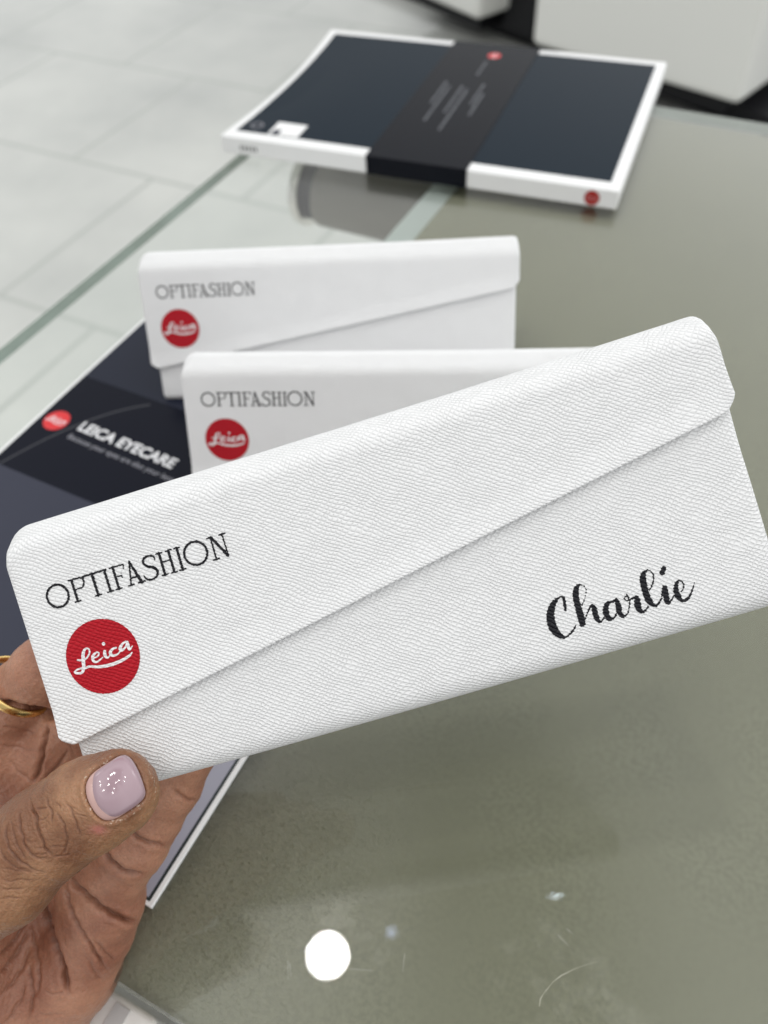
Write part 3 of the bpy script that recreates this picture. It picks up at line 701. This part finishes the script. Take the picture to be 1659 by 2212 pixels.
for blk, dd in zip(bi, dc):
    sl_ = tuple(slice(b0*BL, b0*BL+BL+1) for b0 in blk)
    if dd < -BL*hs*1.6: F[sl_] = np.minimum(F[sl_], -5)
near = bi[np.abs(dc) < BL*hs*1.6]
for c0 in range(0, len(near), 400):
    idx = (near[c0:c0+400, None, :]*BL+gx[None]).reshape(-1, 3)
    F[idx[:, 0], idx[:, 1], idx[:, 2]] = sd_hand(lo+idx*hs)
def surface_nets(F, lo, hs):
    Sg = F < 0; c = np.zeros(tuple(np.array(F.shape)-1), np.int8)
    sh = [(i, j, k) for i in (0, 1) for j in (0, 1) for k in (0, 1)]
    nx, ny, nz = c.shape
    for i, j, k in sh: c += Sg[i:i+nx, j:j+ny, k:k+nz]
    act = (c > 0) & (c < 8); idc = np.stack(np.nonzero(act), 1); ids = np.full(c.shape, -1, np.int64); ids[act] = np.arange(len(idc))
    acc = np.zeros((len(idc), 3)); cnt = np.zeros(len(idc))
    val = {s: F[idc[:, 0]+s[0], idc[:, 1]+s[1], idc[:, 2]+s[2]] for s in sh}
    for s in sh:
        for ax in range(3):
            if s[ax]: continue
            e = list(s); e[ax] = 1; e = tuple(e); a_, b2 = val[s], val[e]; m_ = (a_ < 0) != (b2 < 0)
            t = np.where(m_, a_/np.where(m_, a_-b2, 1), 0); p_ = np.array(s, float)[None].repeat(len(idc), 0); p_[:, ax] += t
            acc += p_*m_[:, None]; cnt += m_
    V_ = lo+(idc+acc/cnt[:, None])*hs; Q = []
    for ax in range(3):
        a1, a2 = (ax+1) % 3, (ax+2) % 3
        s0 = [slice(1, -1)]*3; s0[ax] = slice(0, -1); s1 = [slice(1, -1)]*3; s1[ax] = slice(1, None)
        A1 = Sg[tuple(s0)]; B1 = Sg[tuple(s1)]; m_ = A1 != B1; pos = np.stack(np.nonzero(m_), 1)
        base = pos.copy(); base[:, a1] += 1; base[:, a2] += 1
        def g(d1, d2): q = base.copy(); q[:, a1] -= d1; q[:, a2] -= d2; return ids[q[:, 0], q[:, 1], q[:, 2]]
        quad = np.stack([g(1, 1), g(0, 1), g(0, 0), g(1, 0)], 1); flip = ~A1[m_]
        quad[flip] = quad[flip][:, ::-1]; Q.append(quad)
    Q = np.concatenate(Q); return V_, Q[(Q >= 0).all(1)]
HV, HQ = surface_nets(F, lo, hs); del F
# subdivide the coarse skin once (Catmull-Clark) so wrinkles can be carved
tmp = bpy.data.meshes.new('t'); tmp.vertices.add(len(HV)); tmp.vertices.foreach_set('co', HV.astype(np.float32).ravel())
tmp.loops.add(HQ.size); tmp.loops.foreach_set('vertex_index', HQ.astype(np.int32).ravel()); tmp.polygons.add(len(HQ))
tmp.polygons.foreach_set('loop_start', np.arange(0, HQ.size, 4, dtype=np.int32)); tmp.update(calc_edges=True); tmp.validate()
to = bpy.data.objects.new('t', tmp); COL.objects.link(to); sm = to.modifiers.new('s', 'SMOOTH'); sm.iterations = 4; sm.factor = .5
sb = to.modifiers.new('s', 'SUBSURF'); sb.levels = 1; sb.render_levels = 1
hm = bpy.data.meshes.new_from_object(to.evaluated_get(bpy.context.evaluated_depsgraph_get())); bpy.data.objects.remove(to)
nv = len(hm.vertices); P_ = np.empty(nv*3, np.float32); hm.vertices.foreach_get('co', P_); P_ = P_.reshape(-1, 3).astype(float)
Nn = np.empty(nv*3, np.float32); hm.vertex_normals.foreach_get('vector', Nn); Nn = Nn.reshape(-1, 3).astype(float)
dth = sd_thumb(P_); dpa = sd_palm(P_); is_th = np.clip((dpa-dth)/4+.5, 0, 1)
DX = cx0+P_[:, 0]/P_[:, 2]*FPX; DY = cy0-P_[:, 1]/P_[:, 2]*FPX
facing = np.clip(-(Nn*P_).sum(1)/np.linalg.norm(P_, axis=1)*2.5, 0, 1)
disp = np.zeros(nv); crease = np.zeros(nv)
wob = 2.0*np.sin(DX*.11+DY*.07)*np.sin(DY*.13-DX*.05)
DXw, DYw = DX+wob, DY+1.6*np.sin(DX*.17+1)*np.sin(DY*.09)
def carve(pts, width, depth, mask, lip=.14, dark=1.):
    if mask is TH: width *= .74
    broad = .42 if (mask is PM and depth > .3) else 0.
    pts = smooth_stroke([(float(a_), float(b2), 0.) for a_, b2 in pts], 4)
    xs = [p_[0] for p_ in pts]; ys = [p_[1] for p_ in pts]; mrg = width*9
    m_ = (DXw > min(xs)-mrg) & (DXw < max(xs)+mrg) & (DYw > min(ys)-mrg) & (DYw < max(ys)+mrg) & (mask > .05)
    ix = np.nonzero(m_)[0]
    if not len(ix): return
    X, Y = DXw[ix], DYw[ix]; best = np.full(len(ix), 1e9); tb = np.zeros(len(ix)); n = len(pts)-1
    for q, (a_, b2) in enumerate(zip(pts[:-1], pts[1:])):
        dx, dy = b2[0]-a_[0], b2[1]-a_[1]; l2 = dx*dx+dy*dy+1e-9; t = np.clip(((X-a_[0])*dx+(Y-a_[1])*dy)/l2, 0, 1)
        dd = np.hypot(X-a_[0]-t*dx, Y-a_[1]-t*dy); k = dd < best; best[k] = dd[k]; tb[k] = (q+t[k])/n
    amp = np.clip(np.minimum(tb, 1-tb)*6, 0.12, 1)
    g = np.exp(-(best/width)**2)*amp; l2_ = np.exp(-((best-width*2.6)/(width*1.5))**2)*amp
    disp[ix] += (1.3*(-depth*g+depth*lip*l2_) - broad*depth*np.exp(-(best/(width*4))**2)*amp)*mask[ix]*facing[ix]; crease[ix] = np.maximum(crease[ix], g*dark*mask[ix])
TH = is_th; PM = 1-is_th
c4 = lambda pts: [(x*.2170*.9217, y*.2170*.9217+1732.8) for x, y in pts]    # tracings of the knuckle wrinkles
for pts, w_, d_ in [
    ([(330, -30), (345, 60), (385, 130), (405, 230), (420, 330), (465, 400), (480, 480), (530, 530), (575, 600)], 3.4, .42),
    ([(500, -60), (520, 20), (555, 80), (565, 160), (570, 230)], 2.8, .26),
    ([(215, 80), (212, 180), (225, 280), (255, 370), (265, 440), (310, 520), (370, 580), (440, 610), (560, 605)], 3.0, .30),
    ([(70, 200), (60, 300), (80, 420), (120, 520), (180, 600), (260, 670), (370, 730), (520, 770)], 3.0, .28),
    ([(150, 300), (150, 380), (190, 480), (240, 560), (300, 620)], 2.6, .16),
    ([(580, 100), (640, 150), (680, 230), (700, 310), (720, 400), (718, 480), (690, 540), (650, 570)], 2.8, .28),
    ([(710, -10), (770, 80), (810, 190), (850, 300), (870, 380)], 2.8, .20),
    ([(380, 80), (450, 65), (530, 60)], 2.4, .14), ([(410, 200), (480, 170), (530, 120)], 2.4, .14),
    ([(400, 510), (450, 490), (500, 485)], 2.4, .15), ([(370, 565), (450, 560), (530, 545)], 2.4, .15), ([(560, 585), (640, 580), (720, 575), (760, 560)], 2.4, .18),
    ([(530, 490), (600, 480), (660, 470), (720, 490)], 2.4, .14), ([(290, 400), (330, 430), (400, 425)], 2.2, .12),
    ([(10, 560), (60, 620), (140, 690), (240, 720), (380, 740)], 2.6, .16), ([(0, 700), (120, 730), (260, 740), (420, 760)], 2.4, .12),
    ([(0, 830), (130, 850), (260, 835), (400, 850)], 2.4, .10), ([(0, 930), (130, 940), (280, 930)], 2.4, .10), ([(0, 1030), (120, 1035), (240, 1020)], 2.4, .10),
    ([(0, 480), (20, 560), (60, 640)], 2.4, .12), ([(110, 180), (130, 280), (150, 330)], 2.2, .12),
    ([(790, 120), (860, 130), (950, 170)], 2.2, .10), ([(600, 0), (640, 30), (650, 70)], 2.2, .10)]:
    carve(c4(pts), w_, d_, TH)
# fan of shallow skin lines between knuckle and nail
for k in range(9): carve([(150+6*k, 1740+10*k), (172+4*k, 1752+9*k), (192+2*k, 1760+8*k)], 2.0, .06, TH, dark=.35)
for pts, w_, d_, dk in [
    ([(143, 1888), (167, 1918), (207, 1955), (247, 1978), (275, 1990), (298, 1996)], 5.5, 1.1, 1),
    ([(222, 1838), (232, 1856), (250, 1874), (275, 1887), (312, 1892)], 5.5, 1.0, 1),
    ([(275, 1790), (300, 1812), (325, 1823), (360, 1828)], 4.5, .7, .8),
    ([(372, 1705), (395, 1722), (425, 1732)], 4.0, .4, .5),
    ([(83, 1915), (92, 1945), (103, 1990), (112, 2030), (123, 2060), (135, 2092), (143, 2130), (150, 2150)], 5.2, 1.1, 1),
    ([(140, 1900), (143, 1930), (152, 1965), (172, 2010), (195, 2045), (215, 2075), (235, 2100)], 4.0, .55, .6),
    ([(205, 2030), (225, 2055), (250, 2080)], 3.4, .3, .4), ([(190, 2070), (205, 2100), (220, 2120)], 3.4, .25, .3),
    ([(65, 1990), (72, 2030), (80, 2070), (85, 2120), (70, 2160)], 3.2, .35, .5), ([(60, 2080), (66, 2120), (70, 2160), (60, 2212)], 3.2, .4, .55),
    ([(0, 2065), (20, 2045), (40, 2020), (60, 1985)], 3.6, .45, .5), ([(0, 2105), (25, 2075), (45, 2045), (62, 2010)], 3.6, .4, .5),
    ([(0, 2150), (30, 2120), (52, 2080), (64, 2040)], 3.4, .35, .4), ([(10, 2212), (40, 2170), (58, 2120)], 3.4, .3, .4),
    ([(95, 2143), (120, 2147), (150, 2147)], 3, .2, .3), ([(80, 2190), (110, 2192), (150, 2190)], 3, .15, .25),
    ([(100, 1565), (94, 1605), (84, 1660), (70, 1700)], 4.5, .8, .9), ([(150, 1620), (120, 1660), (90, 1690)], 3.6, .4, .5),
    ([(-10, 1516), (30, 1525), (68, 1540), (95, 1548)], 5.0, 1.4, 1), ([(62, 1534), (92, 1542), (125, 1552)], 7, 1.8, 1), ([(0, 1570), (40, 1575), (80, 1590)], 3, .18, .25), ([(0, 1610), (40, 1615), (80, 1625)], 3, .15, .25),
    ([(20, 1640), (45, 1670), (70, 1690)], 3, .2, .3), ([(120, 1560), (140, 1600), (165, 1640)], 3.2, .25, .3)]:
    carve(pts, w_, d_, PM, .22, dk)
# nail bed and folds
nail_c = [(940,185),(1040,240),(1130,380),(1200,540),(1260,720),(1270,800),(1240,880),(1130,980),(980,1080),(830,1165),(720,1170),(620,1110),(520,1010),(460,890),(430,760),(425,620),(450,490),(560,400),(700,310),(830,225)]
gap_c = [(940,185),(1040,240),(1130,380),(1200,540),(1260,720),(1270,800),(1240,880),(1130,980),(980,1080),(830,1175),(700,1215),(600,1200),(500,1120),(430,1010),(370,900),(340,780),(340,660),(380,560),(455,470),(560,395),(700,305),(830,222)]
toD = lambda pts: np.array([(x*.1389+138.3, y*.1389+1603.8) for x, y in pts])
def poly_sdf(X, Y, poly):
    d_ = np.full(X.shape, 1e9); ins = np.zeros(X.shape, bool); n = len(poly)
    for i in range(n):
        a_, b2 = poly[i], poly[(i+1) % n]; ex, ey = b2-a_; wx, wy = X-a_[0], Y-a_[1]; t = np.clip((wx*ex+wy*ey)/(ex*ex+ey*ey), 0, 1)
        d_ = np.minimum(d_, np.hypot(wx-t*ex, wy-t*ey))
        cnd = (a_[1] > Y) != (b2[1] > Y); xi = a_[0]+(Y-a_[1])/(ey if ey else 1e-9)*ex; ins ^= cnd & (X < xi)
    return np.where(ins, d_, -d_)
def rounded(poly, it=2):
    for _ in range(it):
        q = np.roll(poly, -1, 0); poly = np.stack([poly*.75+q*.25, poly*.25+q*.75], 1).reshape(-1, 2)
    return poly
nailP, gapP = rounded(toD(nail_c)), rounded(toD(gap_c))
m_ = (TH > .5) & (facing > 0) & (DX > 150) & (DX < 360) & (DY > 1590) & (DY < 1820)
ix = np.nonzero(m_)[0]; sd = poly_sdf(DX[ix], DY[ix], gapP)
tipside = np.clip(((DX[ix]-262)*.82-(DY[ix]-1700)*.57)/30, 0, 1)
disp[ix] += -.95*np.clip(sd/5+.75, 0, 1)*facing[ix] + (.34-.2*tipside)*np.exp(-((sd+9)/6.0)**2)
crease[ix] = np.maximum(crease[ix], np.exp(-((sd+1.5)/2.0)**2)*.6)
flake = np.zeros(nv); flake[ix] = np.exp(-((sd+5)/5.5)**2)*np.clip(1.1-tipside*1.3, 0, 1)+.8*np.exp(-((sd+24)/4.5)**2)*np.clip(tipside*1.4-.3, 0, 1)
blush = np.exp(-(((DX-213)/17)**2+((DY-1792)/11)**2))*is_th*facing; pale = np.exp(-((DX-262)**2+(DY-1768)**2)/28.**2)*is_th
nd = rng.rand(3, 8)*6
micro = sum(np.sin(P_ @ (np.array([math.cos(i*2.4), math.sin(i*2.4), math.cos(i*1.3)])*(1.1+.35*i))+i) for i in range(6))*.025
disp += micro
P2 = P_+Nn*disp[:, None]
def to_world(Q): return CO+Q[:, :1]*CR+Q[:, 1:2]*CU+Q[:, 2:3]*CW
Wv = to_world(P2)*MM
ORG = Vector(tuple(to_world(np.array([cp(0, 2100, 225)]))[0]*MM))
hm.vertices.foreach_set('co', (Wv-np.array(ORG)).astype(np.float32).ravel()); 
for nm, arr in (('crease', crease), ('dorsal', is_th), ('flake', flake), ('blush', blush)):
    at = hm.attributes.new(nm, 'FLOAT', 'POINT'); at.data.foreach_set('value', np.clip(arr, 0, 1).astype(np.float32))
hm.flip_normals() if False else None
hm.update(); hm.polygons.foreach_set('use_smooth', [True]*len(hm.polygons)); hm.name = 'hand'
M_skin = mat('skin', (.36, .19, .12), .42, .45); nt, p = L(M_skin)
def attr(nm): a_ = N(nt, 'ShaderNodeAttribute'); a_.attribute_name = nm; return a_.outputs['Fac']
tcn = N(nt, 'ShaderNodeTexCoord')
def nz(sc, det=3): n = N(nt, 'ShaderNodeTexNoise'); n.inputs['Scale'].default_value = sc; n.inputs['Detail'].default_value = det; nt.links.new(tcn.outputs['Object'], n.inputs['Vector']); return n.outputs[0]
def mixc(f, a_, b2):
    m_ = N(nt, 'ShaderNodeMix'); m_.data_type = 'RGBA'
    if isinstance(f, float): m_.inputs[0].default_value = f
    else: nt.links.new(f, m_.inputs[0])
    for i, c_ in ((6, a_), (7, b2)):
        if isinstance(c_, tuple): m_.inputs[i].default_value = (*c_, 1)
        else: nt.links.new(c_, m_.inputs[i])
    return m_.outputs[2]
palmc = mixc(maprange(nt, nz(60, 3), .3, .7, 0, 1), (.29, .122, .075), (.46, .23, .145))
dors = mixc(maprange(nt, nz(85, 5), .36, .64, 0, 1), (.20, .086, .042), (.34, .175, .092))
base = mixc(attr('dorsal'), palmc, dors)
fine_ = maprange(nt, nz(1400, 2), .3, .7, .93, 1.07)
sc_ = N(nt, 'ShaderNodeVectorMath'); sc_.operation = 'SCALE'; nt.links.new(base, sc_.inputs[0]); nt.links.new(fine_, sc_.inputs[3])
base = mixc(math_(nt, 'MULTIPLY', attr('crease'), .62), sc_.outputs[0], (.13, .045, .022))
fl_ = math_(nt, 'MULTIPLY', attr('flake'), maprange(nt, nz(1900, 3), .57, .70, 0, .7))
base = mixc(fl_, base, (.78, .66, .55))
base = mixc(math_(nt, 'MULTIPLY', attr('blush'), .75), base, (.42, .13, .11))
nt.links.new(base, p.inputs['Base Color'])
vor = N(nt, 'ShaderNodeTexVoronoi'); vor.feature = 'DISTANCE_TO_EDGE'; vor.inputs['Scale'].default_value = 900; nt.links.new(tcn.outputs['Object'], vor.inputs['Vector'])
tdir = to_world(np.array([cp(250, 1713, 166.8)]))[0]-to_world(np.array([cp(0, 1884, 168)]))[0]; tdir /= np.linalg.norm(tdir); tper = np.cross(tdir, CW); tper /= np.linalg.norm(tper)
def dot_(v3):
    n = N(nt, 'ShaderNodeVectorMath'); n.operation = 'DOT_PRODUCT'; nt.links.new(tcn.outputs['Object'], n.inputs[0]); n.inputs[1].default_value = tuple(v3); return n.outputs['Value']
cmb = N(nt, 'ShaderNodeCombineXYZ'); nt.links.new(math_(nt, 'MULTIPLY', dot_(tdir), 1700.), cmb.inputs[0]); nt.links.new(math_(nt, 'MULTIPLY', dot_(tper), 330.), cmb.inputs[1])
wr = N(nt, 'ShaderNodeTexNoise'); wr.inputs['Scale'].default_value = 1.; wr.inputs['Detail'].default_value = 4; nt.links.new(cmb.outputs[0], wr.inputs['Vector'])
wrh = math_(nt, 'MULTIPLY', math_(nt, 'MULTIPLY', wr.outputs[0], attr('dorsal')), 1.3)
hh = math_(nt, 'ADD', math_(nt, 'MULTIPLY', maprange(nt, vor.outputs['Distance'], 0, .25, 0, 1), .5), math_(nt, 'MULTIPLY', nz(2200, 2), .6))
hh = math_(nt, 'ADD', hh, wrh)
bp = N(nt, 'ShaderNodeBump'); bp.inputs['Strength'].default_value = .8; bp.inputs['Distance'].default_value = .00014
nt.links.new(hh, bp.inputs['Height']); nt.links.new(bp.outputs[0], p.inputs['Normal'])
p.inputs['Subsurface Weight'].default_value = .22; p.inputs['Subsurface Radius'].default_value = (1.0, .35, .2); p.inputs['Subsurface Scale'].default_value = .0022
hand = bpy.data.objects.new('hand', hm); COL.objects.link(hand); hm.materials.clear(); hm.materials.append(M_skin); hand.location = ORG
tag(hand, "person's hand pinching the case at its lower corner, lilac varnish on the thumbnail", 'hand')

# nail
def nail_mesh(nm, poly, lift, m_, par, h=1.1, edge=4.0):
    f = lambda X, Y: poly_sdf(X, Y, poly)
    vv, ff = fill2d(f, poly[:, 0].min()-3, poly[:, 0].max()+3, poly[:, 1].min()-3, poly[:, 1].max()+3, h)
    dirs = np.stack([(vv[:, 0]-cx0)/FPX, -(vv[:, 1]-cy0)/FPX, np.ones(len(vv))], 1)
    t = np.full(len(vv), 150.)
    for _ in range(60): t += np.clip(sd_thumb(dirs*t[:, None])*.75, -2, 2)
    sdv = poly_sdf(vv[:, 0], vv[:, 1], poly)
    tip_ = np.clip(((vv[:, 0]-262)*.82-(vv[:, 1]-1700)*.57)/40, 0, 1)
    l_ = lift*(1-np.exp(-np.maximum(sdv, 0)/edge)) + .25*tip_
    top_ = dirs*(t-l_)[:, None]; bot = dirs*(t+.55)[:, None]
    n = len(vv); from collections import Counter
    ec = Counter()
    for q in ff:
        for a_, b2 in zip(q, q[1:]+q[:1]): ec[(a_, b2)] += 1
    fs = [q[::-1] for q in ff]+[tuple(i+n for i in q) for q in ff]
    for (a_, b2) in ec:
        if (b2, a_) not in ec: fs.append((a_, b2, b2+n, a_+n))
    W_ = to_world(np.concatenate([top_, bot]))-np.array(ORG)/MM
    o = mesh_obj(nm, W_, fs, m_, None, True); o.parent = par; return o
M_nail = mat('bare_nail', (.52, .33, .30), .22, .5); M_polish = mat('lilac_varnish', (.37, .255, .29), .10, .5, Coat_Weight=.6, Coat_Roughness=.03)
thumbnail = nail_mesh('thumbnail', gapP, .35, M_nail, hand)
nail_mesh('nail_polish', nailP, .75, M_polish, thumbnail)

# ring
c_ = cp(40, 1482, 203.5); ax = cp(98, 1450, 203)-cp(20, 1560, 207.5); ax /= np.linalg.norm(ax)
e1 = np.cross(ax, [0, 0, 1.]); e1 /= np.linalg.norm(e1); e2 = np.cross(ax, e1)
vs = []; fs = []; n1, n2 = 96, 16; Rr = 9.5
for i in range(n1):
    a_ = 2*math.pi*i/n1; rd = e1*math.cos(a_)+e2*math.sin(a_)
    for j in range(n2):
        g = 2*math.pi*j/n2
        vs.append(c_+rd*(Rr+.62*math.cos(g))+ax*(1.25*math.sin(g)))
for i in range(n1):
    for j in range(n2):
        fs.append((i*n2+j, ((i+1) % n1)*n2+j, ((i+1) % n1)*n2+(j+1) % n2, i*n2+(j+1) % n2))
wc = to_world(np.array([c_]))[0]
ring = mesh_obj('gold_ring', to_world(np.array(vs))-wc, fs, mat('gold', (.80, .57, .22), .24, .5, 1.0), None, True)
ring.location = Vector(wc)*MM
nt, p = L(ring.data.materials[0]); tcn = N(nt, 'ShaderNodeTexCoord'); n = N(nt, 'ShaderNodeTexNoise'); n.inputs['Scale'].default_value = 500; nt.links.new(tcn.outputs['Object'], n.inputs[0]); nt.links.new(maprange(nt, n.outputs[0], .3, .7, .16, .42), p.inputs['Roughness'])
tag(ring, 'plain gold ring worn on a finger at the left of the hand', 'ring')
